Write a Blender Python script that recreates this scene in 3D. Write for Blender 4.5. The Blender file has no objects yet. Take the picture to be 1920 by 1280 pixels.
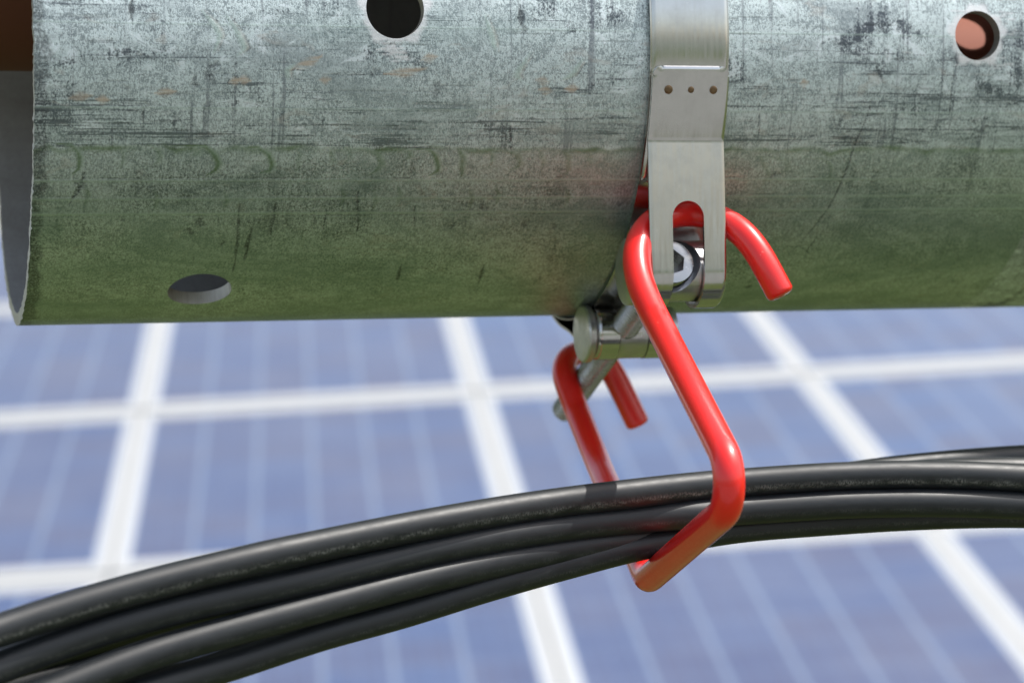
import bpy, math, random
import numpy as np
from mathutils import Matrix, Vector
random.seed(7); rng = np.random.default_rng(11)
S = bpy.context.scene
COL = S.collection

# ------------------------------------------------------------------ camera
FPX = 4400.0                      # focal length in pixels of a 1920 px wide picture
CAM_Z = 1.60
RHO = math.atan2(2903, 52330)     # the photographer held the camera with a slight roll
cr, sr = math.cos(RHO), math.sin(RHO)
def W(p):                         # (right, up, forward) seen from the camera -> world metres
    x, y, z = p[0], p[1], p[2]
    return np.array([x*cr + y*sr, z, -x*sr + y*cr + CAM_Z])
def Wv(p):
    x, y, z = p[..., 0], p[..., 1], p[..., 2]
    return np.stack([x*cr + y*sr, z, -x*sr + y*cr + CAM_Z], -1)
def at(px, py, d):                # a sight line at a measured distance, metres
    return W(((px-960)/FPX*d, (640-py)/FPX*d, d))
cam = bpy.data.cameras.new('camera'); camo = bpy.data.objects.new('camera', cam); COL.objects.link(camo)
camo.matrix_world = Matrix(((cr, sr, 0, 0), (0, 0, -1, 0), (-sr, cr, 0, CAM_Z), (0, 0, 0, 1)))
cam.sensor_width = 36; cam.lens = 36*FPX/1920
cam.clip_start = 0.02; cam.clip_end = 3000
cam.dof.use_dof = True; cam.dof.focus_distance = 0.378; cam.dof.aperture_fstop = 24
S.camera = camo

# ------------------------------------------------------------------ light
SUN = Vector((0.50, 0.02, 0.86)).normalized()
world = bpy.data.worlds.new('World'); S.world = world; world.use_nodes = True
wn = world.node_tree; wn.nodes.clear()
sky = wn.nodes.new('ShaderNodeTexSky'); sky.sky_type = 'NISHITA'; sky.sun_disc = False
sky.sun_elevation = math.asin(SUN.z); sky.sun_rotation = math.atan2(SUN.x, SUN.y)
sky.air_density = 1.3; sky.dust_density = 3.0; sky.ozone_density = 1.0
bg = wn.nodes.new('ShaderNodeBackground'); bg.inputs[1].default_value = 0.15
wo = wn.nodes.new('ShaderNodeOutputWorld')
hs = wn.nodes.new('ShaderNodeHueSaturation'); hs.inputs['Saturation'].default_value = .62   # thin high haze: a milky sky
wn.links.new(sky.outputs[0], hs.inputs['Color']); wn.links.new(hs.outputs[0], bg.inputs[0]); wn.links.new(bg.outputs[0], wo.inputs[0])
sl = bpy.data.lights.new('sun', 'SUN'); sl.energy = 3.8; sl.angle = math.radians(0.6); sl.color = (1, .96, .9)
so = bpy.data.objects.new('sun', sl); COL.objects.link(so)
so.rotation_euler = SUN.to_track_quat('Z', 'Y').to_euler(); so.location = (2, 0, 6)
S.view_settings.view_transform = 'Standard'; S.view_settings.look = 'None'
S.view_settings.gamma = 1; S.view_settings.exposure = 0.45

# ------------------------------------------------------------------ node helpers
class NT:
    def __init__(s, name):
        s.m = bpy.data.materials.new(name); s.m.use_nodes = True
        s.t = s.m.node_tree; s.t.nodes.clear()
        s.out = s.t.nodes.new('ShaderNodeOutputMaterial')
        s.b = s.t.nodes.new('ShaderNodeBsdfPrincipled'); s.t.links.new(s.b.outputs[0], s.out.inputs[0])
    def n(s, typ, **k):
        nd = s.t.nodes.new(typ)
        for a, v in k.items(): setattr(nd, a, v)
        return nd
    def link(s, a, b): s.t.links.new(a, b)
    def put(s, sock, v):
        if isinstance(v, bpy.types.NodeSocket): s.link(v, sock)
        elif isinstance(v, (tuple, list)) and len(v) == 3 and sock.type == 'RGBA': sock.default_value = (*v, 1)
        else: sock.default_value = v
    def set(s, **k):
        for a, v in k.items(): s.put(s.b.inputs[a.replace('_', ' ')], v)
    def math(s, op, a, b=0.0, c=None, clamp=False):
        nd = s.n('ShaderNodeMath', operation=op, use_clamp=clamp)
        s.put(nd.inputs[0], a); s.put(nd.inputs[1], b)
        if c is not None: s.put(nd.inputs[2], c)
        return nd.outputs[0]
    def mix(s, f, a, b):
        nd = s.n('ShaderNodeMix', data_type='RGBA')
        s.put(nd.inputs[0], f); s.put(nd.inputs[6], a); s.put(nd.inputs[7], b)
        return nd.outputs[2]
    def coord(s, which='UV', scale=(1, 1, 1), loc=(0, 0, 0)):
        tc = s.n('ShaderNodeTexCoord'); mp = s.n('ShaderNodeMapping')
        mp.inputs['Scale'].default_value = scale; mp.inputs['Location'].default_value = loc
        s.link(tc.outputs[which], mp.inputs[0]); return mp.outputs[0]
    def noise(s, vec, scale=1, detail=3, rough=.55, dist=0):
        nd = s.n('ShaderNodeTexNoise'); s.link(vec, nd.inputs['Vector'])
        nd.inputs['Scale'].default_value = scale; nd.inputs['Detail'].default_value = detail
        nd.inputs['Roughness'].default_value = rough; nd.inputs['Distortion'].default_value = dist
        return nd.outputs[0]
    def ramp(s, f, a, b, lo=0.0, hi=1.0):
        nd = s.n('ShaderNodeMapRange'); nd.clamp = True; nd.interpolation_type = 'SMOOTHSTEP'
        s.put(nd.inputs[0], f)
        for i, v in enumerate((a, b, lo, hi)): nd.inputs[i+1].default_value = v
        return nd.outputs[0]
    def attr(s, name):
        nd = s.n('ShaderNodeAttribute'); nd.attribute_name = name
        sp = s.n('ShaderNodeSeparateColor'); s.link(nd.outputs['Color'], sp.inputs[0])
        return sp.outputs
    def bump(s, h, strength=.2, dist=.0002):
        nd = s.n('ShaderNodeBump'); nd.inputs['Strength'].default_value = strength
        nd.inputs['Distance'].default_value = dist; s.link(h, nd.inputs['Height'])
        s.link(nd.outputs[0], s.b.inputs['Normal'])

# ------------------------------------------------------------------ mesh helpers
def mesh_obj(name, verts, faces, mat=None, parent=None, smooth=None, uv=None, sharp_angle=None):
    me = bpy.data.meshes.new(name)
    verts = np.asarray(verts, np.float32)
    if isinstance(faces, np.ndarray):
        nf, k = faces.shape
        me.vertices.add(len(verts)); me.vertices.foreach_set('co', verts.ravel())
        me.loops.add(nf*k); me.loops.foreach_set('vertex_index', faces.astype(np.int32).ravel())
        me.polygons.add(nf); me.polygons.foreach_set('loop_start', np.arange(0, nf*k, k, dtype=np.int32))
        me.update(calc_edges=True)
    else:
        me.from_pydata(verts.tolist(), [], [list(map(int, f)) for f in faces])
    if smooth is not None:
        arr = np.ones(len(me.polygons), bool) if smooth is True else np.asarray(smooth, bool)
        me.polygons.foreach_set('use_smooth', arr)
    if uv is not None:
        li = np.empty(len(me.loops), np.int32); me.loops.foreach_get('vertex_index', li)
        l = me.uv_layers.new(name='UVMap'); l.data.foreach_set('uv', np.asarray(uv, np.float32)[li].ravel())
    if sharp_angle: me.set_sharp_from_angle(angle=math.radians(sharp_angle))
    if mat: me.materials.append(mat)
    o = bpy.data.objects.new(name, me); COL.objects.link(o)
    if parent: o.parent = parent
    return o
def tag(o, label=None, cat=None, group=None, kind=None):
    if label: o['label'] = label
    if cat: o['category'] = cat
    if group: o['group'] = group
    if kind: o['kind'] = kind
    return o
def empty(name, M):
    o = bpy.data.objects.new(name, None); COL.objects.link(o); o.empty_display_size = .01
    o.matrix_world = M if isinstance(M, Matrix) else Matrix.Translation(Vector(M)); return o

def catmull(P, step):
    P = np.asarray(P, float); P = np.vstack([2*P[0]-P[1], P, 2*P[-1]-P[-2]]); out = []
    for i in range(1, len(P)-2):
        p0, p1, p2, p3 = P[i-1], P[i], P[i+1], P[i+2]
        t0 = 0; t1 = np.linalg.norm(p1-p0)**.5; t2 = t1+np.linalg.norm(p2-p1)**.5; t3 = t2+np.linalg.norm(p3-p2)**.5
        n = max(2, int(np.linalg.norm(p2-p1)/step*1.5))
        for t in np.linspace(t1, t2, n, endpoint=False):
            A1 = (t1-t)/(t1-t0)*p0+(t-t0)/(t1-t0)*p1; A2 = (t2-t)/(t2-t1)*p1+(t-t1)/(t2-t1)*p2
            A3 = (t3-t)/(t3-t2)*p2+(t-t2)/(t3-t2)*p3
            B1 = (t2-t)/(t2-t0)*A1+(t-t0)/(t2-t0)*A2; B2 = (t3-t)/(t3-t1)*A2+(t-t1)/(t3-t1)*A3
            out.append((t2-t)/(t2-t1)*B1+(t-t1)/(t2-t1)*B2)
    out.append(P[-2]); return np.array(out)
def resample(P, step):
    d = np.r_[0, np.cumsum(np.linalg.norm(np.diff(P, axis=0), axis=1))]
    n = max(3, int(d[-1]/step)); s = np.linspace(0, d[-1], n)
    return np.stack([np.interp(s, d, P[:, i]) for i in range(3)], 1), s
def fillet(pts, radii, seg=14):
    """polyline with rounded corners (arc-like quadratic blends)"""
    pts = [np.asarray(p, float) for p in pts]; out = [pts[0]]
    for i in range(1, len(pts)-1):
        a, b, c = pts[i-1], pts[i], pts[i+1]; r = radii[i]
        u = (a-b)/np.linalg.norm(a-b); v = (c-b)/np.linalg.norm(c-b)
        th = math.acos(max(-1, min(1, float(u@v)))); d = r/math.tan(th/2)
        d = min(d, .49*np.linalg.norm(a-b), .49*np.linalg.norm(c-b))
        r = d*math.tan(th/2); bis = (u+v)/np.linalg.norm(u+v); cen = b+bis*(r/math.sin(th/2))
        p0 = b+u*d-cen; p1 = b+v*d-cen; om = math.pi-th
        for k in range(seg+1):
            f = k/seg
            out.append(cen+(math.sin((1-f)*om)*p0+math.sin(f*om)*p1)/math.sin(om))
    out.append(pts[-1]); return np.array(out)
def sweep(name, path, s, rad, mat, parent=None, nseg=28, cap=None, up=(0, 0, 1)):
    """round bar along a path; cap = edge rounding radius at both ends; uv = (length, turn)"""
    path = np.asarray(path); n = len(path)
    T = np.gradient(path, axis=0); T /= np.linalg.norm(T, axis=1)[:, None]
    N = np.zeros_like(T); v = np.array(up, float); v -= T[0]*(v@T[0]); v /= np.linalg.norm(v); N[0] = v
    for i in range(1, n):
        v = N[i-1]-T[i]*(N[i-1]@T[i]); N[i] = v/np.linalg.norm(v)
    B = np.cross(T, N)
    rings = [(path[i], T[i], N[i], B[i], (rad[i] if hasattr(rad, '__len__') else rad), s[i]) for i in range(n)]
    if cap:
        def capr(i, sg):
            c, t, nn, bb, r, ss = rings[i]; out = []
            for a in np.linspace(0, math.pi/2, 8)[1:]:
                out.append((c+sg*t*cap*math.sin(a), t, nn, bb, r-cap+cap*math.cos(a), ss))
            for q in (.6, .3, .02):
                out.append((c+sg*t*cap*(1+.18*(1-q)), t, nn, bb, (r-cap)*q+1e-6, ss))
            return out
        rings = capr(0, -1)[::-1]+rings+capr(n-1, 1)
    ang = np.linspace(0, 2*math.pi, nseg+1)
    V = np.array([[c+r*(math.cos(a)*nn+math.sin(a)*bb) for a in ang] for c, t, nn, bb, r, ss in rings])
    UV = np.array([[(ss, a/(2*math.pi)) for a in ang] for *_, ss in rings])
    m = len(rings); k = nseg+1
    I, J = np.meshgrid(np.arange(m-1), np.arange(nseg), indexing='ij')
    F = np.stack([I*k+J, I*k+J+1, (I+1)*k+J+1, (I+1)*k+J], -1).reshape(-1, 4)
    o = mesh_obj(name, V.reshape(-1, 3), F, mat, parent, True, UV.reshape(-1, 2))
    import bmesh
    bm = bmesh.new(); bm.from_mesh(o.data); bmesh.ops.remove_doubles(bm, verts=bm.verts, dist=1e-7)
    bmesh.ops.recalc_face_normals(bm, faces=bm.faces); bm.to_mesh(o.data); bm.free()
    return o

def sheet(name, us, vs, pos, thick, holes, mat, parent=None, closed=False, paint=None, flip=False):
    """sheet of real thickness over a (u,v) grid, with cut-outs; pos(u,v,off)->xyz; holes: f(u,v)->(dist, du, dv)"""
    nu, nv = len(us), len(vs)
    U, V = np.meshgrid(us, vs, indexing='ij'); U = U.copy(); V = V.copy()
    keep = np.ones(U.shape, bool)
    for h in holes:
        d, _, _ = h(U, V); keep &= d >= 0
    J = np.arange(nv if closed else nv-1); J2 = (J+1) % nv; I = np.arange(nu-1)
    fk = keep[:-1][:, J] & keep[1:][:, J] & keep[:-1][:, J2] & keep[1:][:, J2]
    touch = np.zeros(U.shape, bool); rem = ~fk
    for (a, b) in ((0, 0), (1, 0), (0, 1), (1, 1)):
        ii, jj = np.nonzero(rem); jn = J2[jj] if b else J[jj]; touch[ii+a, jn] = True
    touch &= keep
    for h in holes:
        d, gu, gv = h(U, V); m = touch & (d < 3*max(np.diff(us).min(), .0004))
        U[m] -= (d*gu)[m]; V[m] -= (d*gv)[m]
    II, JJ = np.nonzero(fk)
    idx = lambda i, j: i*nv+j
    q = np.stack([idx(II, J[JJ]), idx(II+1, J[JJ]), idx(II+1, J2[JJ]), idx(II, J2[JJ])], 1)
    uf, vf = U.ravel(), V.ravel()
    used = np.unique(q); remap = -np.ones(nu*nv, int); remap[used] = np.arange(len(used)); q = remap[q]
    uf, vf = uf[used], vf[used]; nn = len(used)
    out = pos(uf, vf, 0.0); inn = pos(uf, vf, -thick)
    e = np.concatenate([q[:, [0, 1]], q[:, [1, 2]], q[:, [2, 3]], q[:, [3, 0]]])
    key = np.sort(e, 1); key = key[:, 0]*nn+key[:, 1]
    _, ix, cnt = np.unique(key, return_index=True, return_counts=True); be = e[ix[cnt == 1]]
    nb = len(be)
    rv = np.concatenate([out[be[:, 0]], out[be[:, 1]], inn[be[:, 1]], inn[be[:, 0]]])
    k = np.arange(nb)+2*nn; rf = np.stack([k+nb, k, k+3*nb, k+2*nb], 1)
    verts = np.concatenate([out, inn, rv]); faces = np.concatenate([q, q[:, ::-1]+nn, rf])
    if flip: faces = faces[:, ::-1]
    sm = np.ones(len(faces), bool); sm[2*len(q):] = False
    uvs = np.stack([uf, vf], 1); uvs = np.concatenate([uvs, uvs, uvs[be[:, 0]], uvs[be[:, 1]], uvs[be[:, 1]], uvs[be[:, 0]]])
    o = mesh_obj(name, verts, faces, mat, parent, sm, uvs)
    if paint:
        for nm, arr in paint(uf, vf).items():
            full = np.zeros((len(verts), 4), np.float32); full[:nn, :3] = arr; full[:, 3] = 1
            if nm == 'paint_b': full[nn:2*nn, 2] = 1; full[2*nn:, 1] = 1
            at_ = o.data.attributes.new(nm, 'FLOAT_COLOR', 'POINT'); at_.data.foreach_set('color', full.ravel())
    return o
def circ(u0, v0, r, vs=1.0):
    def h(u, v):
        du, dv = u-u0, (v-v0)*vs; d = np.hypot(du, dv)+1e-12; return d-r, du/d, dv/d/vs
    return h
def stadium(u0, v0, v1, r):       # slot along v
    def h(u, v):
        du = u-u0; dv = v-np.clip(v, v0, v1); d = np.hypot(du, dv)+1e-12; return d-r, du/d, dv/d
    return h

# ------------------------------------------------------------------ the tube's own frame (a along, t towards viewer, k up)
TH = math.radians(16.0)
ax = np.array([math.cos(TH), .021, math.sin(TH)]); ax /= np.linalg.norm(ax)
tt = np.array([math.sin(TH), 0, -math.cos(TH)]); tt -= ax*(tt@ax); tt /= np.linalg.norm(tt)
kk = np.cross(tt, ax); kk = kk if kk[1] > 0 else -kk
O = np.array([.0163, .0530, .440]); R = .048
def L(a, t, k): return W(O+ax*a+tt*t+kk*k)            # tube frame, metres -> world
def Lv(a, t, k):
    a, t, k = np.broadcast_arrays(a, t, k)
    return Wv(O+a[..., None]*ax+t[..., None]*tt+k[..., None]*kk)
def pix2tube(px, py, r=R):                            # sight line meets the tube -> (a, arc length)
    d = np.array([(px-960)/FPX, (640-py)/FPX, 1.0]); o_ = -O
    dt, dk, ot, ok = d@tt, d@kk, o_@tt, o_@kk
    A = dt*dt+dk*dk; B = 2*(dt*ot+dk*ok); C = ot*ot+ok*ok-r*r; D = B*B-4*A*C
    s = (-B-math.sqrt(max(D, 0)))/(2*A); p = o_+d*s
    return p@ax, R*math.atan2(p@kk, p@tt)

# ------------------------------------------------------------------ materials
def mat_tube():
    m = NT('weathered_galvanised_steel')
    uvm = lambda sc, loc=(0, 0, 0): m.coord('UV', sc, loc)
    p = m.attr('paint_a'); q = m.attr('paint_b'); c3 = m.attr('paint_c')
    # noises in tube coordinates: along, round (metres)
    grain = m.noise(uvm((2700, 2100, 1)), 1, 2, .6, 1.4)              # crystalline worm pattern
    fine = m.noise(uvm((2600, 2000, 1), (3, 1, 0)), 1, 4, .7, .4)
    ripple = m.noise(uvm((2100, 620, 1), (1, 9, 0)), 1, 3, .6, 2.0)   # short upright ripples
    streak = m.noise(uvm((24, 1000, 1)), 1, 5, .66, .2)
    streak2 = m.noise(uvm((90, 1500, 1), (3, 5, 0)), 1, 5, .7, .3)
    vert = m.noise(uvm((560, 22, 1)), 1, 4, .65, .3)
    big = m.noise(uvm((48, 90, 1)), 1, 5, .62, .9)
    cell = m.noise(uvm((150, 190, 1), (7, 2, 0)), 1, 5, .65, 1.6)
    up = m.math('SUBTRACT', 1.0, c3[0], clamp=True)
    # oxide: fine worms of pale on mid grey
    w = m.math('ADD', m.math('MULTIPLY', grain, .6), m.math('MULTIPLY', ripple, .4))
    w = m.math('ADD', w, m.math('MULTIPLY', m.math('SUBTRACT', cell, .5), .35))
    col = m.mix(m.ramp(w, .41, .55), (.33, .385, .40), (.72, .81, .815))
    # smooth bluish-white plates between the worms
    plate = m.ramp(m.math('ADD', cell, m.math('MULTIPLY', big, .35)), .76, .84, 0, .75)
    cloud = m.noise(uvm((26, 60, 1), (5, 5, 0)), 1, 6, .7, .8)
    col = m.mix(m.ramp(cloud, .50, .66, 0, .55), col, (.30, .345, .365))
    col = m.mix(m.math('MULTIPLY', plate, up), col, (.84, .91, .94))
    # worn dark zinc: blotches, upright rubs, horizontal rolling streaks
    d1_ = m.math('ADD', m.math('ADD', m.math('MULTIPLY', big, .8), m.math('MULTIPLY', fine, .45)), m.math('MULTIPLY', vert, .45))
    dk = m.math('MULTIPLY', m.ramp(d1_, .91, 1.02), .95)
    d2_ = m.math('ADD', m.math('ADD', m.math('MULTIPLY', streak, .9), m.math('MULTIPLY', streak2, .5)), m.math('MULTIPLY', fine, .35))
    d2_ = m.math('ADD', d2_, m.math('MULTIPLY', q[0], .10)); d2_ = m.math('ADD', d2_, m.math('MULTIPLY', m.math('SUBTRACT', big, .5), .5))
    ds = m.ramp(d2_, .96, 1.10, 0, .85)
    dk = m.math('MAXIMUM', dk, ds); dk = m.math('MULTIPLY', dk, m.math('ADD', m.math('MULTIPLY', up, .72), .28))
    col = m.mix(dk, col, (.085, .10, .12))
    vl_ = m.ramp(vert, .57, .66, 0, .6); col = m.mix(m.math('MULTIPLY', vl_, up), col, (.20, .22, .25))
    tint = m.ramp(m.noise(uvm((110, 260, 1), (9, 4, 0)), 1, 4, .6, 1), .60, .70, 0, .32); col = m.mix(tint, col, (.52, .47, .42))
    st = m.math('ADD', m.math('MULTIPLY', fine, .6), m.math('MULTIPLY', grain, .4))
    spots = m.ramp(st, .48, .60, 0, .88); spots = m.math('MULTIPLY', spots, m.ramp(big, .3, .7, .55, 1.0)); col = m.mix(m.math('MULTIPLY', spots, m.math('MAXIMUM', c3[0], m.math('MULTIPLY', q[0], .45))), col, (.06, .07, .045))  # dark stipple, strongest in the lower half to deepen its painted shade
    f = m.math('ADD', w, m.math('MULTIPLY', dk, -.3))
    # algae film, dried drips; film and spots also paint the lower half's darker reflection gradient
    alg = m.math('MULTIPLY', p[1], m.ramp(grain, .15, .6, .55, 1.0)); col = m.mix(alg, col, (.11, .19, .05))
    film = m.math('MULTIPLY', m.math('MAXIMUM', c3[0], m.math('MULTIPLY', q[0], .75)), m.ramp(cloud, .38, .62, .16, .52)); col = m.mix(film, col, (.27, .39, .35))
    col = m.mix(m.math('MULTIPLY', c3[1], m.ramp(streak2, .35, .6, .2, .8)), col, (.56, .45, .34))
    pd = m.math('MULTIPLY', p[0], m.ramp(m.math('ADD', m.math('MULTIPLY', fine, .6), m.math('MULTIPLY', streak2, .4)), .38, .56, .25, 1)); col = m.mix(pd, col, (.06, .068, .075))
    br = m.math('MULTIPLY', p[2], m.ramp(streak2, .3, .65, .6, 1)); col = m.mix(br, col, (.86, .86, .87))
    pl = m.math('MULTIPLY', c3[2], .75); col = m.mix(pl, col, (.50, .62, .56))
    col = m.mix(m.math('MULTIPLY', q[2], .85), col, m.mix(big, (.23, .21, .18), (.44, .44, .435)))   # inside of the tube
    col = m.mix(m.math('MULTIPLY', q[1], .9), col, m.mix(fine, (.36, .33, .28), (.66, .64, .58)))  # cut edges
    rough = m.math('ADD', m.ramp(f, .15, .65, .36, .46), m.math('MULTIPLY', up, .13))
    m.set(Base_Color=col, Metallic=m.math('SUBTRACT', .84, m.math('MULTIPLY', q[2], .6)), Roughness=rough, Specular_IOR_Level=.5)
    h = m.math('ADD', m.math('MULTIPLY', grain, .8), m.math('MULTIPLY', streak, .5)); h = m.math('ADD', h, m.math('MULTIPLY', cell, .9))
    h = m.math('SUBTRACT', h, m.math('MULTIPLY', p[0], .8)); h = m.math('ADD', h, m.math('MULTIPLY', c3[2], .5))
    h = m.math('ADD', h, m.math('MULTIPLY', p[1], .5))
    m.bump(h, .32, .00016)
    return m.m
def mat_steel(name, base=(.62, .62, .60), rough=.24, brushed=(1800, 120, 1), amount=.25, coord='UV'):
    m = NT(name)
    n1 = m.noise(m.coord(coord, brushed), 1, 3, .6); n2 = m.noise(m.coord(coord, (240, 240, 240)), 1, 4, .6)
    col = m.mix(m.ramp(n2, .35, .75), base, tuple(c*.90 for c in base))
    r = m.ramp(m.math('ADD', n1, m.math('MULTIPLY', n2, .5)), .45, 1.05, rough*(1-amount), rough*(1+amount*1.6))
    spk = m.ramp(m.noise(m.coord(coord, (1500, 1500, 1500)), 1, 2, .5), .70, .74, 0, .5)
    col = m.mix(spk, col, (.75, .74, .70))
    m.set(Base_Color=col, Metallic=1.0, Roughness=r); m.bump(n1, .06, .0001)
    return m.m
def mat_red():
    m = NT('red_vinyl_coating')
    n = m.noise(m.coord('Object', (60, 60, 60)), 1, 3, .5); n2 = m.noise(m.coord('Object', (900, 900, 900)), 1, 3, .6)
    col = m.mix(m.ramp(n, .3, .7), (.86, .013, .008), (.80, .010, .007))
    col = m.mix(m.ramp(n2, .70, .76, 0, .3), col, (.8, .35, .3))
    m.set(Base_Color=col, Roughness=m.ramp(n2, .3, .8, .34, .42), Specular_IOR_Level=.4,
          Coat_Weight=.8, Coat_Roughness=.09, Subsurface_Weight=.05, Subsurface_Scale=.002)
    m.b.inputs['Subsurface Radius'].default_value = (1, .25, .1)
    m.bump(n, .05, .0003)
    return m.m
def mat_cable():
    m = NT('black_cable_jacket')
    uv = m.coord('UV', (1, 1, 1)); sp = m.n('ShaderNodeSeparateXYZ'); m.link(uv, sp.inputs[0])
    a = m.attr('scuff')
    n1 = m.noise(m.coord('UV', (3500, 26, 1)), 1, 4, .7, .6); n2 = m.noise(m.coord('UV', (260, 10, 1)), 1, 4, .6, .4)
    dust = m.ramp(m.noise(m.coord('UV', (1500, 40, 1), (4, 1, 0)), 1, 2, .5), .74, .79, 0, .35)
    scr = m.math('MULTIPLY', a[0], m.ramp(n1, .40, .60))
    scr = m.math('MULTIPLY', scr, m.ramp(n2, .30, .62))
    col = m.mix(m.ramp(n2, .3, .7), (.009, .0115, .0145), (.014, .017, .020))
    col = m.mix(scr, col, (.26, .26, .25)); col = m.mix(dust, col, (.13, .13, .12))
    rough = m.ramp(n2, .3, .8, .45, .55)
    m.set(Base_Color=col, Roughness=rough, Specular_IOR_Level=.45, Coat_Weight=.0)
    h = m.math('ADD', m.math('MULTIPLY', n1, .25), m.math('MULTIPLY', scr, -1.6))
    m.bump(h, .06, .0001)
    return m.m
def mat_plastic(name='terracotta_plastic', ca=(.42, .16, .11), cb=(.36, .12, .08)):
    m = NT(name)
    n = m.noise(m.coord('Object', (40, 40, 40)), 1, 3)
    m.set(Base_Color=m.mix(n, ca, cb), Roughness=.65, Specular_IOR_Level=.2); return m.m
def mat_alu():
    m = NT('anodised_aluminium')
    n = m.noise(m.coord('Object', (6, 6, 6)), 1, 4, .6)
    m.set(Base_Color=m.mix(n, (.46, .465, .465), (.39, .40, .40)), Metallic=.1, Roughness=.5); return m.m
def mat_cells(nc, nr, pitch_u, pitch_v, mu, mv):
    m = NT('solar_cells_under_glass')
    uv = m.coord('UV'); sp = m.n('ShaderNodeSeparateXYZ'); m.link(uv, sp.inputs[0])
    u = m.math('DIVIDE', m.math('SUBTRACT', sp.outputs[0], mu), pitch_u); v = m.math('DIVIDE', m.math('SUBTRACT', sp.outputs[1], mv), pitch_v)
    fu = m.math('FRACT', u); fv = m.math('FRACT', v)
    gap = lambda f, g: m.math('LESS_THAN', m.math('ABSOLUTE', m.math('SUBTRACT', m.math('ABSOLUTE', m.math('SUBTRACT', f, .5)), .5)), g)
    g = m.math('MAXIMUM', gap(fu, .040), gap(fv, .012))
    out = m.math('MAXIMUM', m.math('MAXIMUM', m.math('LESS_THAN', u, 0), m.math('GREATER_THAN', u, nc)),
                 m.math('MAXIMUM', m.math('LESS_THAN', v, 0), m.math('GREATER_THAN', v, nr)))
    g = m.math('MAXIMUM', g, out)
    bus = 0.0
    for c in (1/6, .5, 5/6):
        b = m.math('LESS_THAN', m.math('ABSOLUTE', m.math('SUBTRACT', fu, c)), .007); bus = m.math('MAXIMUM', bus, b)
    cid = m.n('ShaderNodeCombineXYZ'); m.put(cid.inputs[0], m.math('FLOOR', u)); m.put(cid.inputs[1], m.math('FLOOR', v))
    oi = m.n('ShaderNodeObjectInfo'); m.put(cid.inputs[2], oi.outputs['Random'])
    wn_ = m.n('ShaderNodeTexWhiteNoise', noise_dimensions='3D'); m.link(cid.outputs[0], wn_.inputs['Vector'])
    grain = m.n('ShaderNodeTexVoronoi'); m.link(m.coord('UV', (60, 60, 1)), grain.inputs['Vector']); grain.inputs['Scale'].default_value = 1
    gs = m.n('ShaderNodeSeparateColor'); m.link(grain.outputs['Color'], gs.inputs[0])
    f = m.math('ADD', m.math('MULTIPLY', wn_.outputs[0], .75), m.math('MULTIPLY', gs.outputs[0], .25))
    col = m.mix(f, (.007, .052, .175), (.036, .037, .092))
    col = m.mix(m.math('MULTIPLY', oi.outputs['Random'], .5), col, (.036, .040, .11))
    col = m.mix(bus, col, (.05, .095, .22)); col = m.mix(g, col, (.11, .155, .25)); col = m.mix(out, col, (.5, .53, .57))
    dn = m.noise(m.coord('UV', (3, 3, 1)), 1, 5, .6)
    dust = m.ramp(dn, .2, .8, .03, .10); col = m.mix(dust, col, (.52, .54, .55))
    m.set(Base_Color=col, Roughness=.35, Specular_IOR_Level=.3, Coat_Weight=.8, Coat_Roughness=.08, Coat_IOR=1.5)
    return m.m
def mat_grass():
    m = NT('meadow_with_added_lane')
    co = m.coord('Object'); sp = m.n('ShaderNodeSeparateXYZ'); m.link(co, sp.inputs[0])
    n1 = m.noise(m.coord('Object', (1.2, 1.2, 1)), 1, 5, .6); n2 = m.noise(m.coord('Object', (60, 60, 1)), 1, 4, .7)
    col = m.mix(m.ramp(n1, .3, .7), (.060, .080, .024), (.112, .125, .044))
    col = m.mix(m.ramp(n2, .4, .7), col, (.05, .075, .016))
    grav = m.mix(n2, (.27, .27, .25), (.17, .17, .16))  # unseen pale gravel behind the camera, added to grey the metal's reflections
    y = m.math('ADD', sp.outputs[1], m.math('MULTIPLY', m.math('SUBTRACT', n1, .5), .5))
    lane = m.math('MULTIPLY', m.ramp(y, -.95, -1.15), m.ramp(y, -9.6, -9.2))
    far = m.ramp(sp.outputs[1], -9, -30, 0, .9)  # unseen far ground, greyed to tone the reflections in the strap
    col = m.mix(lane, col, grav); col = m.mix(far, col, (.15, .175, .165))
    m.set(Base_Color=col, Roughness=.9, Specular_IOR_Level=.1); m.bump(n2, .6, .03); return m.m

M_TUBE = mat_tube()
M_STRAP = mat_steel('brushed_stainless_band', (.60, .605, .60), .17)
M_BRIGHT = mat_steel('polished_stainless_band', (.58, .57, .53), .17, (1800, 60, 1), .2)
M_BOLT = mat_steel('stainless_bolt', (.44, .44, .435), .24, (300, 300, 300), .3, 'Object')
M_CAST = mat_steel('turned_stainless_barrel', (.57, .57, .575), .36, (500, 500, 500), .3, 'Object')
M_RED = mat_red(); M_CABLE = mat_cable(); M_PLAST = mat_plastic(); M_ALU = mat_alu(); M_GRASS = mat_grass()
def mat_weld():
    m = NT('heat_tinted_weld'); n = m.noise(m.coord('Object', (2500, 2500, 2500)), 1, 3)
    m.set(Base_Color=m.mix(n, (.10, .06, .035), (.26, .18, .10)), Metallic=.8, Roughness=.5); return m.m
M_WELD = mat_weld()

# ------------------------------------------------------------------ ground
g = 400
gr = mesh_obj('ground', [(-g, -g, 0), (g, -g, 0), (g, g, 0), (-g, g, 0)], [(0, 1, 2, 3)], M_GRASS)
tag(gr, 'green meadow under the solar array', 'ground', kind='structure')

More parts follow.
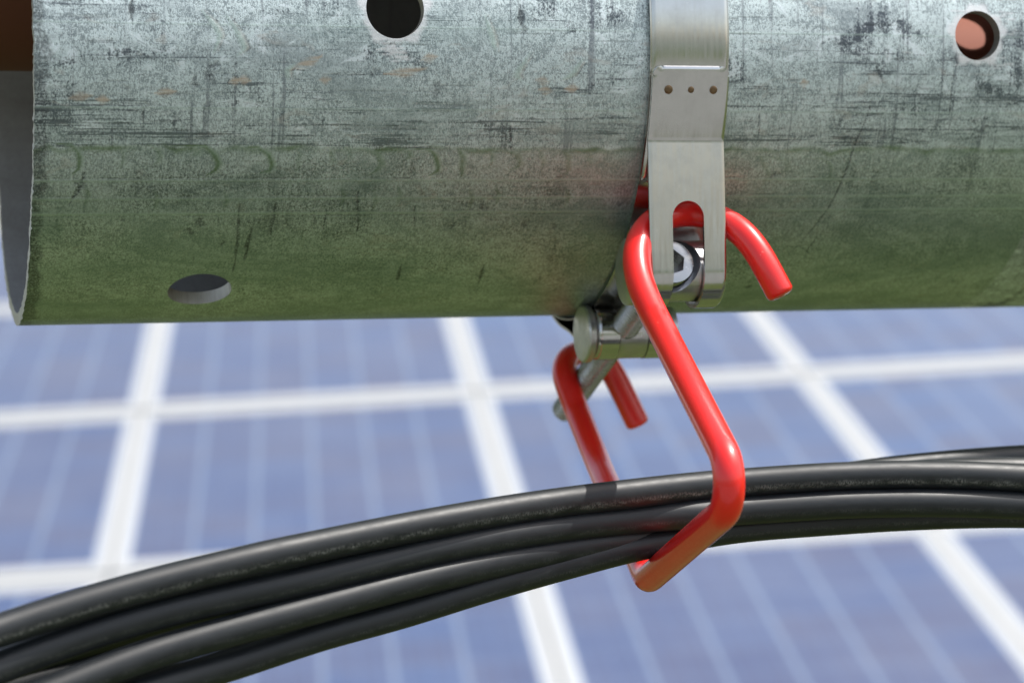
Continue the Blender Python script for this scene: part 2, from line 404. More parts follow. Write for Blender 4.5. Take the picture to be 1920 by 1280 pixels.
# ------------------------------------------------------------------ solar array
d1 = np.array([-434, 1155, FPX]); d1 /= np.linalg.norm(d1)                 # up the slope
d2 = np.array([52330, 2903, 4400.]); d2 -= d1*(d2@d1); d2 /= np.linalg.norm(d2)  # along the rows
nn_ = np.cross(d2, d1); nn_ = nn_ if nn_[1] > 0 else -nn_
P0 = np.array([(266-960)/FPX*6.77, (640-769)/FPX*6.77, 6.77])
xt = (894-960)/FPX; PW = (xt*P0[2]-P0[0])/(d2[0]-xt*d2[2])
yt = (640-1074)/FPX; PL = -(yt*P0[2]-P0[1])/(d1[1]-yt*d1[2])
GAPU, GAPV, FR, FV = .006, .022, .027, .062
pw, pl = PW-GAPU, PL-GAPV
nc, nr = 6, 8
pit_u = (pw-2*FR-.02)/nc; pit_v = (pl-2*FV-.02)/nr
M_CELLS = mat_cells(nc, nr, pit_u, pit_v, FR+.01, FV+.01)
def box(v, f, x0, x1, y0, y1, z0, z1):
    b = len(v); v += [(x, y, z) for z in (z0, z1) for y in (y0, y1) for x in (x0, x1)]
    f += [tuple(b+i for i in q) for q in ((0, 2, 3, 1), (4, 5, 7, 6), (0, 1, 5, 4), (2, 6, 7, 3), (0, 4, 6, 2), (1, 3, 7, 5))]
def world_mat(p, X, Y, Z):
    p = W(p); o0 = W((0, 0, 0)); X = W(X)-o0; Y = W(Y)-o0; Z = W(Z)-o0
    return Matrix(((X[0], Y[0], Z[0], p[0]), (X[1], Y[1], Z[1], p[1]), (X[2], Y[2], Z[2], p[2]), (0, 0, 0, 1)))
fv, ff = [], []
box(fv, ff, 0, pw, 0, FV, -.035, .0); box(fv, ff, 0, pw, pl-FV, pl, -.035, .0)
box(fv, ff, 0, FR, FV, pl-FV, -.035, -.0006); box(fv, ff, pw-FR, pw, FV, pl-FV, -.035, -.0006)
frame0 = glass0 = None
COLN = {-1: 'left of the left frame bar', 0: 'between left and middle frame bars', 1: 'between middle and right frame bars', 2: 'right of the right frame bar'}
VIS = [(-2, -1), (-2, 0), (-2, 1), (-2, 2), (-1, -1), (-1, 0), (-1, 1), (-1, 2), (0, -1), (0, 0), (0, 1), (0, 2), (1, -1)]
ROWL = {-2: 'nearest blue solar panel, below the cables', -1: 'blue solar panel crossed by the cables',
        0: 'pale solar panel just under the tube', 1: 'pale far solar panel behind the tube'}
for (j, i) in VIS + [(1, 0), (1, 1), (1, 2)]:
    p = P0+d2*(i*PW+GAPU/2)+d1*(j*PL+GAPV/2)
    e = empty('solar_panel', world_mat(p, d2, d1, nn_))
    tag(e, ROWL[j]+', '+COLN[i], 'solar panel', 'solar panels behind the tube')
    if frame0 is None:
        frame0 = mesh_obj('frame', fv, ff, M_ALU, e)
        glass0 = mesh_obj('glass', [(FR, FV, -.003), (pw-FR, FV, -.003), (pw-FR, pl-FV, -.003), (FR, pl-FV, -.003)], [(0, 1, 2, 3)], M_CELLS, e,
                          uv=[(FR, FV), (pw-FR, FV), (pw-FR, pl-FV), (FR, pl-FV)])
    else:
        for s_ in (frame0, glass0):
            c = s_.copy(); COL.objects.link(c); c.parent = e
# rack: rails between the rows and posts to the ground
e = empty('panel_rack', world_mat(P0, d2, d1, nn_)); tag(e, 'pale aluminium rack whose cross rails show between the panel rows', 'rack')
for j in (-1, 0, 1, 2):
    v, f = [], []; box(v, f, -1.3*PW, 3.1*PW, j*PL-.055, j*PL+.055, -.075, -.036); mesh_obj('rail', v, f, M_ALU, e)
for i in (-.5, .5, 1.5, 2.5):
    v, f = [], []; box(v, f, i*PW-.03, i*PW+.03, -2*PL, 2*PL, -.13, -.076); mesh_obj('beam', v, f, M_ALU, e)
    for j in (-1.6, 1.6):
        b = P0+d2*i*PW+d1*j*PL-nn_*.13; wb = Vector(W(b)); inv = e.matrix_world.inverted()
        v, f = [], []; box(v, f, -.04, .04, -.04, .04, -wb.z+.002, 0)
        v = [tuple(inv@(wb+Vector(q))) for q in v]; mesh_obj('post', v, f, M_ALU, e)

# ------------------------------------------------------------------ steel tube
A0, A1 = -.108, .42
H1 = (pix2tube(741, 17), .0048); H2 = (pix2tube(1833, 67), .0043); H3 = (pix2tube(374, 545), .0054)
us = np.r_[np.arange(A0, .090, .00025), np.linspace(.0902, A1, 60)]
sd0, sd1 = math.radians(-100)*R, math.radians(16)*R
circ_len = 2*math.pi*R
v_dense = np.arange(sd0, sd1, .00026); v_rest = np.linspace(sd1, sd0+circ_len, 300, endpoint=False)
vs = np.r_[v_dense, v_rest]
edge_n = np.interp(np.linspace(0, 1, 4000), np.linspace(0, 1, 160), rng.normal(0, 1, 160))
edge_f = np.interp(np.linspace(0, 1, 4000), np.linspace(0, 1, 900), rng.normal(0, 1, 900))
def tube_pos(u, v, off):
    q = ((v-sd0)/circ_len*3999).astype(int) % 4000
    w = np.clip(1-(u-A0)/.0012, 0, 1)
    u2 = u+w*(edge_n[q]*.00007+edge_f[q]*.00005)
    th = v/R; r = R+off+w*edge_n[(q+700) % 4000]*.00005
    return Lv(u2, r*np.cos(th), r*np.sin(th))
def stroke(acc, u, v, pts, w, val=1.0, taper=True, soft=.6):
    """paint a worn line given by points seen on the tube into acc"""
    P = np.array([pix2tube(*p) for p in pts])
    lo, hi = P.min(0)-w*4, P.max(0)+w*4
    m = np.nonzero((u > lo[0]) & (u < hi[0]) & (v > lo[1]) & (v < hi[1]))[0]
    if not len(m): return
    uu, vv = u[m], v[m]; best = np.full(len(m), 9.); tp = np.zeros(len(m)); n = len(P)-1
    for i in range(n):
        a, b = P[i], P[i+1]; ab = b-a; l2 = ab@ab+1e-16
        t = np.clip(((uu-a[0])*ab[0]+(vv-a[1])*ab[1])/l2, 0, 1)
        d = np.hypot(uu-a[0]-t*ab[0], vv-a[1]-t*ab[1]); z = d < best; best[z] = d[z]; tp[z] = (i+t[z])/n
    ww = w*(np.clip(np.sin(np.pi*np.clip(tp, .03, .97)), .25, 1) if taper else 1)
    acc[m] = np.maximum(acc[m], val*np.clip((ww*1.25-best)/(ww*soft), 0, 1))
def tube_paint(u, v):
    n = len(u); dark = np.zeros(n); green = np.zeros(n); bare = np.zeros(n)
    scuff = np.zeros(n); low = np.zeros(n); brown = np.zeros(n); pale = np.zeros(n)
    vis = (u < .07) & (v < sd1)
    # where the film of algae and the painted darker lower half start: along one rolled line
    vl = pix2tube(700, 276)[1]; vtop = pix2tube(700, 190)[1]; vb = pix2tube(700, 600)[1]
    wob = .00025*np.interp(u, np.linspace(-.11, .07, 90), rng.normal(0, 1, 90))
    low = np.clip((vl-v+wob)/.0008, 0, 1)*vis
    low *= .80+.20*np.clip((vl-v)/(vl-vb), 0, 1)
    scuff = np.clip((v-vl)/.0006, 0, 1)*np.clip((pix2tube(700, 80)[1]-v)/.018, 0, 1)*vis
    b2 = pix2tube(700, 55)[1]; scuff = np.maximum(scuff, .55*np.exp(-((v-b2)/.0035)**2)*np.clip((u+.072)/.01, 0, 1)*np.clip((-.018-u)/.01, 0, 1))
    # green upper rim of the film and the dried drip curls under it
    green = np.maximum(green, .95*np.exp(-((v-vl-wob+.0004)/.0005)**2)*(np.interp(u, np.linspace(-.11, .07, 60), rng.uniform(.1, 1, 60)))*(u < .066))
    for x0, wd, dep, st_r in ((152, 45, 58, .8), (410, 62, 56, .9), (372, 50, 22, .5), (513, 70, 56, .9), (560, 24, 50, .35), (655, 30, 30, .25), (715, 70, 52, .6), (822, 50, 52, .8),
                        (868, 12, 56, .6), (300, 34, 38, .45), (232, 18, 52, .35), (622, 16, 34, .4), (770, 26, 24, .5), (925, 30, 34, .45), (975, 54, 40, .5), (1065, 12, 46, .5), (1020, 14, 40, .4), (1108, 20, 30, .3), (1560, 50, 46, .35), (1480, 60, 30, .25), (1440, 30, 52, .3)):
        y0 = 268+(x0-200)*.0135+(6 if x0 > 1300 else 0); j_ = lambda: rng.normal(0, 2.2)
        pts = [(x0-wd, y0+2), (x0-wd*.4+j_(), y0+4), (x0-wd*.1+j_(), y0+dep*.3), (x0+j_(), y0+dep*.6+j_()), (x0-wd*.10+j_(), y0+dep*.85), (x0-wd*.35, y0+dep+j_())]
        stroke(green, u, v, pts, rng.uniform(.0004, .0007), st_r, True, 1.0)
        stroke(pale, u, v, [(p[0]+6, p[1]+2) for p in pts], .0003, st_r*.6)
    for x0 in (160, 290, 420, 640, 700, 745, 880, 930, 1060):
        y0 = 345+rng.uniform(0, 14); stroke(green, u, v, [(x0, y0), (x0+6, y0+18), (x0-2, y0+38)], .00045, .45, True, .9)
    # rolled lines, constant round the tube
    for yy, wd, vl_ in ((338, .00022, 1), (343, .0001, .5), (371, .00024, .9), (398, .00026, 1), (405, .0001, .5), (206, .00014, .8), (192, .0001, .5), (52, .00012, .5)):
        vv = pix2tube(800, yy)[1]; pale = np.maximum(pale, vl_*np.exp(-((v-vv)/wd)**2)*np.clip(.35+np.interp(u, np.linspace(-.11, .07, 40), rng.uniform(.3, 1.1, 40)), 0, 1)*vis)
    for yy in (334, 366, 403, 238, 247, 256, 262, 172, 180):
        vv = pix2tube(800, yy)[1]; dark = np.maximum(dark, .5*np.exp(-((v-vv)/.00016)**2)*np.clip(np.interp(u, np.linspace(-.11, .07, 70), rng.uniform(-.5, 1, 70)), 0, 1)*vis)
    # dark dashes of the scuffed band
    for _ in range(150):
        x = rng.uniform(80, 1900); y = rng.choice([rng.normal(250, 12), rng.normal(178, 14), rng.uniform(20, 265)]); l = rng.uniform(20, 120)
        stroke(dark, u, v, [(x-l/2, y-l*.008), (x, y+rng.normal(0, 1)), (x+l/2, y+l*.008)], rng.uniform(.0001, .0005), rng.uniform(.15, .55), True, 1.2)
    for _ in range(60):
        x = rng.uniform(80, 1900); y = rng.uniform(0, 260); l = rng.uniform(12, 70)
        stroke(dark, u, v, [(x, y-l/2), (x+rng.normal(0, 1.5), y), (x+rng.normal(0, 2), y+l/2)], rng.uniform(.00008, .0003), rng.uniform(.12, .4), True, 1.2)
    for _ in range(60):
        x = rng.uniform(90, 1900); y = rng.uniform(300, 560); l = rng.uniform(8, 50)
        stroke(dark, u, v, [(x, y-l/2), (x-l*.1+rng.normal(0, 2), y+l/2)], rng.uniform(.00006, .00016), rng.uniform(.2, .45))
    for pts, w in (([(1640, 113), (1646, 132), (1656, 156)], .0003), ([(1638, 175), (1625, 220), (1603, 270), (1578, 340), (1553, 390), (1518, 435), (1478, 478)], .0002),
                   ([(1790, 130), (1783, 175), (1779, 225)], .00016), ([(1423, 190), (1422, 265)], .00013), ([(671, 346), (670, 433)], .00022), ([(473, 425), (463, 460), (458, 492)], .0004), ([(449, 381), (446, 440), (437, 512)], .00026),
                   ([(518, 372), (512, 410), (504, 451)], .00028), ([(587, 390), (592, 422)], .0002), ([(778, 385), (777, 424)], .00018), ([(612, 392), (606, 430)], .00016),
                   ([(752, 495), (743, 530)], .0003), ([(908, 490), (896, 535)], .0003), ([(160, 322), (150, 350), (128, 385)], .0004), ([(268, 195), (268, 238)], .0002),
                   ([(957, 238), (957, 276)], .0003), ([(1517, 478), (1512, 470), (1535, 440)], .00014), ([(1405, 390), (1399, 402)], .0003), ([(1400, 541), (1408, 533)], .0006),
                   ([(205, 62), (226, 125)], .00012), ([(985, 50), (985, 60)], .0006), ([(975, 10), (978, 55)], .0005), ([(246, 0), (247, 40)], .0005)):
        stroke(dark, u, v, pts, w, .85)
    for x, y, r in ((907, 385, .0011), (925, 372, .0007), (984, 420, .0010), (1039, 424, .0008), (848, 423, .0008), (375, 415, .0013), (355, 432, .0010), (418, 455, .0007), (150, 343, .001), (228, 410, .0006),
                    (365, 155, .0010), (395, 145, .0014), (400, 125, .001), (330, 222, .0007), (308, 178, .0004), (1451, 328, .0008), (1460, 326, .0006), (704, 135, .0009), (890, 255, .001), (820, 165, .0012), (1844, 390, .0005), (94, 110, .0014), (88, 140, .001)):
        c = pix2tube(x, y); m = np.nonzero((abs(u-c[0]) < 3*r) & (abs(v-c[1]) < 3*r))[0]
        ang = np.arctan2(v[m]-c[1], u[m]-c[0]); ph = rng.uniform(0, 6, 3)
        rr = r*(1+.3*np.sin(2*ang+ph[0])+.22*np.sin(3*ang+ph[1])+.15*np.sin(7*ang+ph[2]))
        d = np.hypot(u[m]-c[0], (v[m]-c[1])*1.2); dark[m] = np.maximum(dark[m], .6*np.clip((rr-d)/(r*.5), 0, 1))
    # filed bright rings round the upper holes, scratches beside them
    for (c, r) in (H1, H2):
        d = np.hypot(u-c[0], v-c[1]); a = np.arctan2(v-c[1], u-c[0])
        bare = np.maximum(bare, np.clip((r+.0013+.0004*np.sin(5*a)+.0003*np.sin(11*a)-d)/.0008, 0, 1)*.9)
    for k in range(26):
        x = 705+rng.uniform(0, 40); y = 74+k*1.6; l = rng.uniform(20, 48); stroke(bare, u, v, [(x, y), (x+l, y+rng.normal(0, 1))], .00012, .8)
    for k in range(18):
        x = 1780+rng.uniform(0, 100); y = rng.choice([rng.uniform(20, 60), rng.uniform(105, 130)]); l = rng.uniform(15, 50); stroke(bare, u, v, [(x, y), (x+l, y+rng.normal(0, 3))], .00014, .6)
    # light warm patches of chalky oxide
    for pts in ([(545, 130), (580, 118), (604, 105)], [(720, 138), (760, 136), (800, 128)], [(128, 185), (150, 181), (172, 180)], [(180, 186), (205, 188)], [(790, 112), (820, 106)], [(1005, 150), (1030, 155)], [(1010, 168), (1035, 172)],
                [(1060, 167), (1085, 165)], [(445, 148), (470, 152)], [(600, 150), (620, 148)], [(290, 175), (330, 172)], [(1500, 158), (1515, 155)], [(450, 150), (430, 155)]):
        stroke(brown, u, v, pts, .0008, 1.0, True, .9)
    for pts in ([(432, 30), (452, 60), (466, 90), (452, 104)], [(385, 20), (410, 48), (420, 66), (408, 98)], [(560, 120), (545, 132), (548, 150)], [(916, 30), (930, 70), (936, 98)], [(1000, 100), (975, 140), (985, 152)], [(1100, 110), (1080, 140), (1060, 150)]):
        stroke(brown, u, v, pts, .0004, .45, True, 1.2); stroke(dark, u, v, [(p[0]+3, p[1]+1) for p in pts], .0002, .4, True, 1.2); stroke(pale, u, v, [(p[0]-7, p[1]) for p in pts], .0006, .8, True, 1.0)
    # bare dark margin at the sawn end
    mg = np.clip((A0+.0024+.0006*edge_n[((v-sd0)/circ_len*3999).astype(int) % 4000]-u)/.0008, 0, 1)
    dark = np.maximum(dark, mg*.7)
    return {'paint_a': np.stack([dark, green, bare], 1), 'paint_b': np.stack([scuff, 0*u, 0*u], 1), 'paint_c': np.stack([low, brown, pale], 1)}
def holef(c, r): return circ(c[0], c[1], r)
tube_holes = [holef(*H1), holef(*H2), holef(*H3)]
PIPE_R = .0235
def pipe_c(a): return (-.010, .0212) if a < -.03 else (.006, -.0125)      # the left stub lies high, the right pipe lower
# an unseen hole added on the upper side lets the sun reach the pipe inside, seen through the right hole
dv = np.array([(1806-960)/FPX, (640-64)/FPX, 1.0]); pc = pipe_c(.055)
dt, dk_, ot, ok = dv@tt, dv@kk, (-O)@tt-pc[0], (-O)@kk-pc[1]
A_, B_, C_ = dt*dt+dk_*dk_, 2*(dt*ot+dk_*ok), ot*ot+ok*ok-PIPE_R**2
q_ = -O+dv*((-B_-math.sqrt(max(B_*B_-4*A_*C_, 0)))/(2*A_))
sc = np.array([SUN.x*cr-SUN.z*sr, SUN.x*sr+SUN.z*cr, SUN.y])
st_, sk_, pt_, pk_ = sc@tt, sc@kk, q_@tt, q_@kk
A_, B_, C_ = st_*st_+sk_*sk_, 2*(st_*pt_+sk_*pk_), pt_**2+pk_**2-R*R
q2 = q_+sc*((-B_+math.sqrt(B_*B_-4*A_*C_))/(2*A_))
SH = (q2@ax, R*math.atan2(q2@kk, q2@tt)); print('SUNHOLE', SH, math.degrees(SH[1]/R))
tube_holes.append(circ(SH[0], SH[1], .0044))
# irregular grid means vs must be increasing and periodic
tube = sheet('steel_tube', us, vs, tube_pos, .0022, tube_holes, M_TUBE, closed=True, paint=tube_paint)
tag(tube, 'wide weathered galvanised steel tube with drilled holes across the top', 'tube')

# plastic pipe inside it
for a0_, a1_, lab in ((-.140, -.078, 'brown plastic pipe stub just inside the open left end of the steel tube'),
                      (.020, .200, 'terracotta plastic pipe inside the steel tube, seen through the right hole')):
    pts = np.array([L(a, *pipe_c(a)) for a in np.linspace(a0_, a1_, 20)]); s_ = np.linspace(0, a1_-a0_, 20)
    tag(sweep('plastic_pipe', pts, s_, PIPE_R, M_PLAST if a0_ > 0 else mat_plastic('brown_plastic', (.17, .07, .035), (.12, .04, .025)), nseg=64, cap=.001), lab, 'pipe', 'plastic pipes inside the steel tube')

# ------------------------------------------------------------------ band clamp
HW = .0067
clamp = empty('band_clamp', tuple(L(0, 0, 0)))
tag(clamp, 'stainless steel bolted band clamp strapped round the tube', 'pipe clamp')
Cinv = Vector(L(0, 0, 0))
def part(o):
    o.parent = clamp; o.matrix_parent_inverse = Matrix.Translation(-Cinv); return o
UB = np.array([.0400, -.0410]); LB = np.array([.013, -.0515])     # (t,k) of the two barrels
def band_path(pts2, step=.0003):
    p = np.array([(x, y, 0) for x, y in pts2]); return resample(p, step)
def band(name, pts2, hw, thick, mat, holes=(), side=1, step=.00035, a0=0.0, corner=.0012, ends=(True, True)):
    P, s = band_path(pts2, step); T = np.gradient(P, axis=0); T /= np.linalg.norm(T, axis=1)[:, None]
    Nn = np.stack([T[:, 1], -T[:, 0]], 1)*side
    us_ = np.linspace(-hw, hw, int(2*hw/.00035)); 
    def pos(u, v, off):
        # round off the edges slightly in thickness
        e_ = np.clip(1-np.minimum(np.minimum(hw-abs(u), v), s[-1]-v)/.00028, 0, 1); off = off-np.where(off == 0, 1-np.sqrt(1-e_**2*.999), 0)*.00028
        t = np.interp(v, s, P[:, 0])+off*np.interp(v, s, Nn[:, 0]); k = np.interp(v, s, P[:, 1])+off*np.interp(v, s, Nn[:, 1])
        return Lv(u+a0, t, k)
    hs = list(holes)
    c = corner
    def corn(u, v):
        # rounded corners at the ends
        d = np.full(u.shape, 1e3); gu = np.zeros(u.shape); gv = np.zeros(u.shape)
        for e, on in ((0, ends[0]), (1, ends[1])):
            if not on: continue
            vc = c if e == 0 else s[-1]-c; sg = -1 if e == 0 else 1
            for su in (-1, 1):
                uc = su*(hw-c); inq = ((u-uc)*su > 0) & ((v-vc)*sg > 0)
                r = np.hypot(u-uc, v-vc)+1e-12; dd = np.where(inq, c-r, 1e3)
                z = dd < d; d[z] = dd[z]; gu[z] = (-(u-uc)/r)[z]; gv[z] = (-(v-vc)/r)[z]
        return d, gu, gv
    if c: hs.append(corn)
    o = sheet(name, us_, s, pos, thick, hs, mat, flip=(side < 0)); part(o); return o, s, P
arc = lambda c, r, a0, a1, n=60: [(c[0]+r*math.cos(math.radians(a)), c[1]+r*math.sin(math.radians(a))) for a in np.linspace(a0, a1, n)]
# thin bridge plate lying on the tube under the gap
band('bridge_plate', arc((0, 0), R+.00045, 24, -150, 200), .0070, .0004, M_BRIGHT, corner=.001)
# the main band: from the front, over the top, round the back, to the lower barrel loop
loopR = .0064; lr2 = .0047
main = arc((0, 0), R+.0012, -32, 252, 300)
# leave the tube behind and run straight to the lower barrel, then loop round it
dirn = np.array([math.sin(math.radians(218)), -math.cos(math.radians(218))])*-1
tail = catmull([(main[-1][0], main[-1][1], 0), (-.0075, -.0500, 0), (-.0010, -.0515, 0), (.0055, -.0537, 0), (LB[0]-.0012, LB[1]-lr2+.0001, 0)], .0004)
main += [tuple(q[:2]) for q in tail[1:-1]] + arc(LB, lr2, -100, 95, 50)
p_, s_len = band_path(main)
# slot for the bolt in the lower loop
arc_loop = lr2*math.radians(195)
band('band', main, HW, .0007, M_STRAP, holes=[stadium(0, s_len[-1]-arc_loop-.002, s_len[-1]-.0015, .0028)], corner=.001)
# the front loop: lap plate on the band, bend, straight drop, round the upper barrel and back up
RL = R+.00205
ztop = math.degrees(pix2tube(1290, 124, RL)[1]/R); zbend = math.degrees(pix2tube(1290, 262, RL)[1]/R)
lap = arc((0, 0), RL, ztop, zbend, 60)
front_x = UB[0]+loopR
lp = lap[-1]
drop0 = (lp[0]*.9+(UB[0]+loopR)*.1, lp[1]*.9+(UB[1]+.003)*.1)
loop = lap + [drop0, (front_x, UB[1]+.003)] + arc(UB, loopR, 0, -200, 60) + [(UB[0]-.0052, UB[1]+.006), (UB[0]-.0038, UB[1]+.0115)]
lp_, ls_ = band_path(loop)
i_drop = np.argmin(np.hypot(lp_[:, 0]-front_x, lp_[:, 1]-(UB[1]+.003)))
s_slot0 = ls_[i_drop]-.0086+.0028
loop_o, _, _ = band('loop_strap', loop, HW+.0001, .0007, M_STRAP, holes=[stadium(0, s_slot0, ls_[i_drop]+loopR*math.radians(205), .0028)], corner=.0016, side=-1)
# spot welds
for a, r in ((-.0040, .00075), (0.0, .00055), (.0040, .0007)):
    th = pix2tube(1290, 166)[1]/R
    def disc(name, r0, r1, h0, h1, mat):
        v = []; f = []; n = 24
        for (rr, hh) in ((r0, h0), (r1, h1), (r1*.3, h1*.8)):
            for q in range(n):
                an = 2*math.pi*q/n; aa = a+rr*math.cos(an); ph = th+rr*math.sin(an)/(R+.002); Rr = R+.00207+hh
                v.append(L(aa, Rr*math.cos(ph), Rr*math.sin(ph)))
        for k in range(2):
            for q in range(n): f.append((k*n+q, k*n+(q+1) % n, (k+1)*n+(q+1) % n, (k+1)*n+q))
        f.append(tuple(range(2*n, 3*n)))
        return part(mesh_obj(name, v, f, mat, None, True))
    disc('spot_weld', r, r*.82, .00002, .00016, M_WELD)

def revolve(name, c, axis, prof, mat, n=48, sharp=40):
    """lathe: prof = [(distance along axis, radius)], c in world, axis a world vector"""
    c = np.array(c); axis = np.array(axis)/np.linalg.norm(axis)
    x = np.cross(axis, [0, .3, 1.]); x /= np.linalg.norm(x); y = np.cross(axis, x)
    v, f = [], []
    for (h, r) in prof:
        for q in range(n):
            an = 2*math.pi*q/n; v.append(c+axis*h+r*(x*math.cos(an)+y*math.sin(an)))
    for k in range(len(prof)-1):
        for q in range(n): f.append((k*n+q, k*n+(q+1) % n, (k+1)*n+(q+1) % n, (k+1)*n+q))
    f.append(tuple(range(n))[::-1]); f.append(tuple((len(prof)-1)*n+q for q in range(n)))
    o = mesh_obj(name, v, f, mat, None, True); import bmesh
    bm = bmesh.new(); bm.from_mesh(o.data); bmesh.ops.recalc_face_normals(bm, faces=bm.faces); bm.to_mesh(o.data); bm.free()
    o.data.set_sharp_from_angle(angle=math.radians(sharp)); return o
def boolean(o, cutters):
    for c in cutters:
        md = o.modifiers.new('b', 'BOOLEAN'); md.object = c; md.solver = 'EXACT'; md.operation = 'DIFFERENCE'
    bpy.context.view_layer.update()
    dg = bpy.context.evaluated_depsgraph_get(); me = bpy.data.meshes.new_from_object(o.evaluated_get(dg))
    o.modifiers.clear(); old = o.data; o.data = me; bpy.data.meshes.remove(old)
    me.polygons.foreach_set('use_smooth', np.ones(len(me.polygons), bool)); me.set_sharp_from_angle(angle=math.radians(32))
    for c in cutters: bpy.data.objects.remove(c)
a_w = L(1, 0, 0)-L(0, 0, 0)
bd = UB-LB; bd /= np.linalg.norm(bd)
AU, AL = -.0021, -.0013
b_w = L(AU-AL, *(UB-LB))-L(0, 0, 0); b_w /= np.linalg.norm(b_w)
bU = L(AU, *UB); bL = L(AL, *LB)                # bolt axis, towards the head
cU = L(0, *UB); cL = L(0, *LB)
# upper barrel with flange and counterbore for the bolt head
rb = .00525
prof = [(-.0093, .0052), (-.0091, .0057), (-.0074, .0058), (-.0072, .00535), (-.0070, rb), (.0068, rb), (.0071, rb-.0003)]
ub = revolve('barrel', cU, a_w, prof, M_CAST)
cut1 = revolve('c1', bU+b_w*.0004, b_w, [(0, .0048), (.012, .0048)], M_CAST); cut2 = revolve('c2', bU-b_w*.010, b_w, [(0, .0026), (.02, .0026)], M_CAST)
boolean(ub, [cut1, cut2]); part(ub)
# lower barrel
prof = [(-.0088, .0041), (-.0087, .0049), (-.0084, .0052), (-.0074, .0052), (-.0072, .0044), (-.0070, .0041), (-.0068, .00400), (.0068, .0040), (.0072, .0040), (.0073, .0047), (.0084, .0047), (.0086, .0042)]
lb = revolve('barrel', cL, a_w, prof, M_CAST)
cut1 = revolve('c1', bL-b_w*.012, b_w, [(0, .00265), (.024, .00265)], M_CAST)
boolean(lb, [cut1]); part(lb)
# saddle bushing in the slot of the lower loop
sb = revolve('bushing', cL, a_w, [(-.00275, .0044), (-.0026, .0046), (.0026, .0046), (.00275, .0044)], M_CAST)
cut1 = revolve('c1', bL-b_w*.012, b_w, [(0, .0026), (.024, .0026)], M_CAST); cut2 = revolve('c2', cL-a_w*.01, a_w, [(0, .00403), (.02, .00403)], M_CAST)
boolean(sb, [cut1, cut2]); part(sb)
# bolt: thread as a real helix, socket head
endt = -.0265; lenb = np.linalg.norm(UB-(LB+bd*((endt-LB[0])/bd[0])))
def bolt():
    c = bU; axis = np.array(b_w)/np.linalg.norm(b_w); x = np.cross(axis, [0, .3, 1.]); x /= np.linalg.norm(x); y = np.cross(axis, x)
    n = 32; pitch = .0009; st = .0001; m = int((lenb-.0005)/st); v = []; f = []
    for i in range(m):
        h = -.0005-i*st
        for q in range(n):
            ph = (-h/pitch+q/n) % 1.0; tri = abs(ph*2-1); r = 0.00215+.00042*math.cos(2*math.pi*ph)
            if i > m-8: r *= 1-.03*(i-(m-8))
            an = 2*math.pi*q/n; v.append(c+axis*h+r*(x*math.cos(an)+y*math.sin(an)))
    for k in range(m-1):
        for q in range(n): f.append((k*n+q, k*n+(q+1) % n, (k+1)*n+(q+1) % n, (k+1)*n+q))
    f.append(tuple((m-1)*n+q for q in range(n))); f.append(tuple(range(n))[::-1])
    o = mesh_obj('bolt', v, f, M_BOLT, None, True)
    return part(o)
bo = bolt()
hd = revolve('bolt_head', bU, b_w, [(.0008, .0039), (.0009, .0040), (.0038, .0040), (.0042, .0038), (.0043, .0033)], M_BOLT)
x = np.cross(b_w, [0, .3, 1.]); x /= np.linalg.norm(x); y = np.cross(b_w, x)
hv = []; 
for hh in (.00095, .006):
    for q in range(6): an = math.pi/3*q+.35; hv.append(bU+b_w*hh+.0024*(x*math.cos(an)+y*math.sin(an)))
hf = [tuple(range(6))[::-1], tuple(range(6, 12))]+[(q, (q+1) % 6, 6+(q+1) % 6, 6+q) for q in range(6)]
hx = mesh_obj('hx', hv, hf)
boolean(hd, [hx]); hd.parent = bo

# ------------------------------------------------------------------ red cable hanger
hp = [(1461, 546, .3960), (1443, 512, .3965), (1424, 478, .3975), (1400, 446, .3990), (1368, 420, .4010), (1330, 404, .4018), (1290, 399, .4018), (1250, 405, .400), (1222, 420, .3985),
      (1203, 445, .3965), (1194, 478, .3935), (1197, 515, .3905), (1209, 553, .3870), (1230, 598, .3825)]
P1 = [at(*p) for p in hp]
curve1 = catmull(P1, .0008)
corner_pts = [curve1[-1], at(1397, 926, .3365), at(1215, 1086, .3880), at(1121, 868, .4330), at(1082, 770, .4440)]
mid = fillet(corner_pts, [0, .0050, .0048, .03, 0])
hp2 = [(1082, 770, .4440), (1066, 728, .4460), (1058, 698, .4475), (1064, 674, .4500), (1084, 661, .4540), (1110, 660, .4580), (1134, 676, .4605), (1153, 706, .4615), (1172, 744, .4620), (1194, 790, .4625)]
curve3 = catmull([at(*p) for p in hp2], .0008)
path = np.vstack([curve1, mid[1:], curve3[1:]])
path, s_ = resample(path, .0007)
for _ in range(3): path[1:-1] = (path[:-2]+2*path[1:-1]+path[2:])/4
hang = sweep('cable_hanger', path, s_, .00238, M_RED, nseg=40, cap=.0009)
tag(hang, 'glossy red vinyl coated wire hanger hooked on the band clamp, holding the black cables', 'cable hanger')

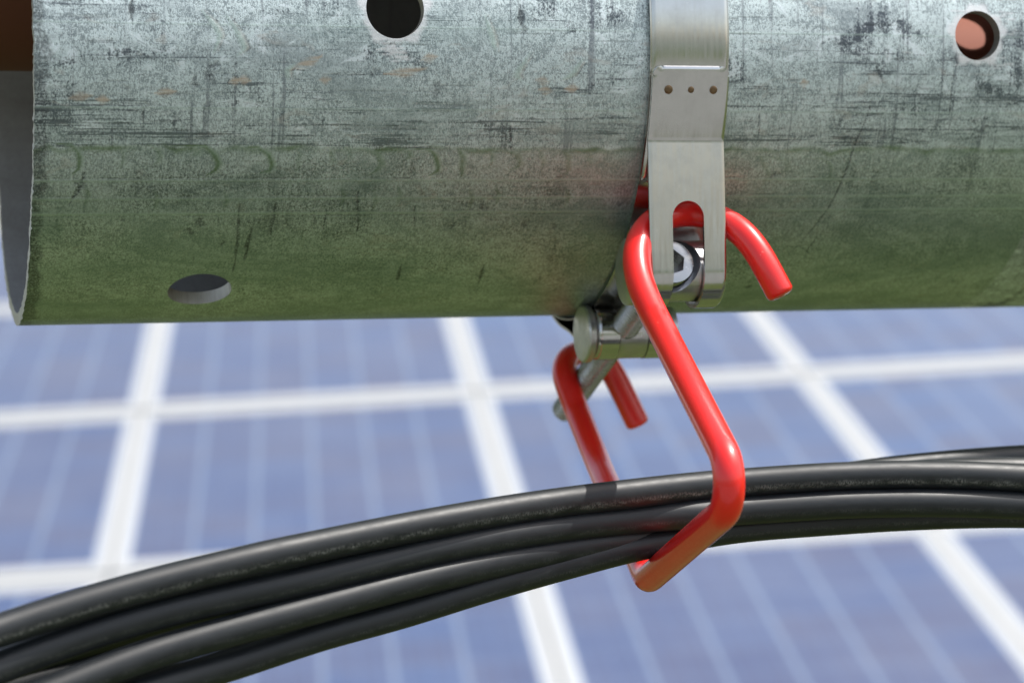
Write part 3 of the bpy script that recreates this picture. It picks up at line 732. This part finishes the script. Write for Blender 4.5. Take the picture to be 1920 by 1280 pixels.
# ------------------------------------------------------------------ black cables
RC = .00240
cab = {
 1: [(-160, 1240, .318), (0, 1181, .326), (219, 1113, .335), (469, 1050, .345), (600, 1022, .351), (819, 979, .361), (1006, 948, .370), (1194, 924, .3775), (1314, 911, .382), (1402, 904, .3845), (1577, 893, .388), (1745, 890, .391), (1920, 896, .394), (2150, 915, .399)],
 2: [(-160, 1318, .320), (62, 1226, .330), (281, 1154, .339), (594, 1082, .352), (850, 1024, .3632), (1060, 988, .3728), (1194, 972, .3785), (1314, 962, .3815), (1397, 956, .3840), (1577, 945, .3875), (1745, 942, .3905), (1920, 947, .394), (2150, 965, .399)],
 3: [(-160, 1405, .319), (62, 1311, .3285), (281, 1227, .338), (594, 1139, .3515), (850, 1073, .3632), (1060, 1030, .3738), (1194, 1008, .3812), (1314, 990, .3880), (1397, 980, .3910), (1577, 966, .3940), (1745, 960, .397), (1920, 962, .400), (2150, 978, .405)],
 4: [(0, 1405, .328), (250, 1303, .338), (450, 1240, .348), (600, 1191, .3545), (756, 1148, .361), (912, 1100, .3675), (1069, 1056, .3745), (1194, 1024, .3805), (1314, 1001, .3852), (1397, 989, .388), (1549, 977, .3915), (1717, 967, .3945), (1920, 963, .397), (2150, 978, .4025)],
 5: [(-160, 1290, .330), (62, 1235, .338), (281, 1165, .348), (594, 1082, .360), (850, 1027, .371), (1060, 985, .382), (1194, 960, .390), (1314, 940, .397), (1402, 925, .402), (1520, 902, .408), (1661, 881, .414), (1774, 869, .418), (1920, 858, .424), (2150, 850, .432)],
 6: [(-160, 1350, .330), (62, 1275, .338), (281, 1200, .350), (594, 1112, .362), (850, 1048, .373), (1060, 1003, .384), (1194, 975, .392), (1314, 948, .396), (1402, 928, .398), (1577, 900, .402), (1745, 886, .405), (1920, 882, .408), (2150, 893, .414)],
}
LAB = {1: 'matt black cable on top of the bundle, with a scuffed streak along its side',
       2: 'second black cable of the bundle, running just beneath the scuffed top one',
       3: 'third black cable from the top at the left edge of the bundle',
       4: 'lowest black cable of the bundle, resting in the bend of the red hanger',
       5: 'black cable rising highest behind the bundle at the right edge',
       6: 'black cable half hidden between the top cable and the rising one at right'}
for k, pts in cab.items():
    c = catmull([at(*p) for p in pts], .002); c, s_ = resample(c, .0012)
    o = sweep('cable', c, s_, RC*(1 if k < 5 else .98), M_CABLE, nseg=48, up=(0, -1, 0))
    tag(o, LAB[k], 'cable', 'black cables held by the hanger')
    # scuffed streak: follows the side of the top cable
    me = o.data; nv = len(me.vertices); co = np.empty(nv*3, np.float32); me.vertices.foreach_get('co', co); co = co.reshape(-1, 3)
    acc = np.zeros((nv, 4), np.float32); acc[:, 3] = 1
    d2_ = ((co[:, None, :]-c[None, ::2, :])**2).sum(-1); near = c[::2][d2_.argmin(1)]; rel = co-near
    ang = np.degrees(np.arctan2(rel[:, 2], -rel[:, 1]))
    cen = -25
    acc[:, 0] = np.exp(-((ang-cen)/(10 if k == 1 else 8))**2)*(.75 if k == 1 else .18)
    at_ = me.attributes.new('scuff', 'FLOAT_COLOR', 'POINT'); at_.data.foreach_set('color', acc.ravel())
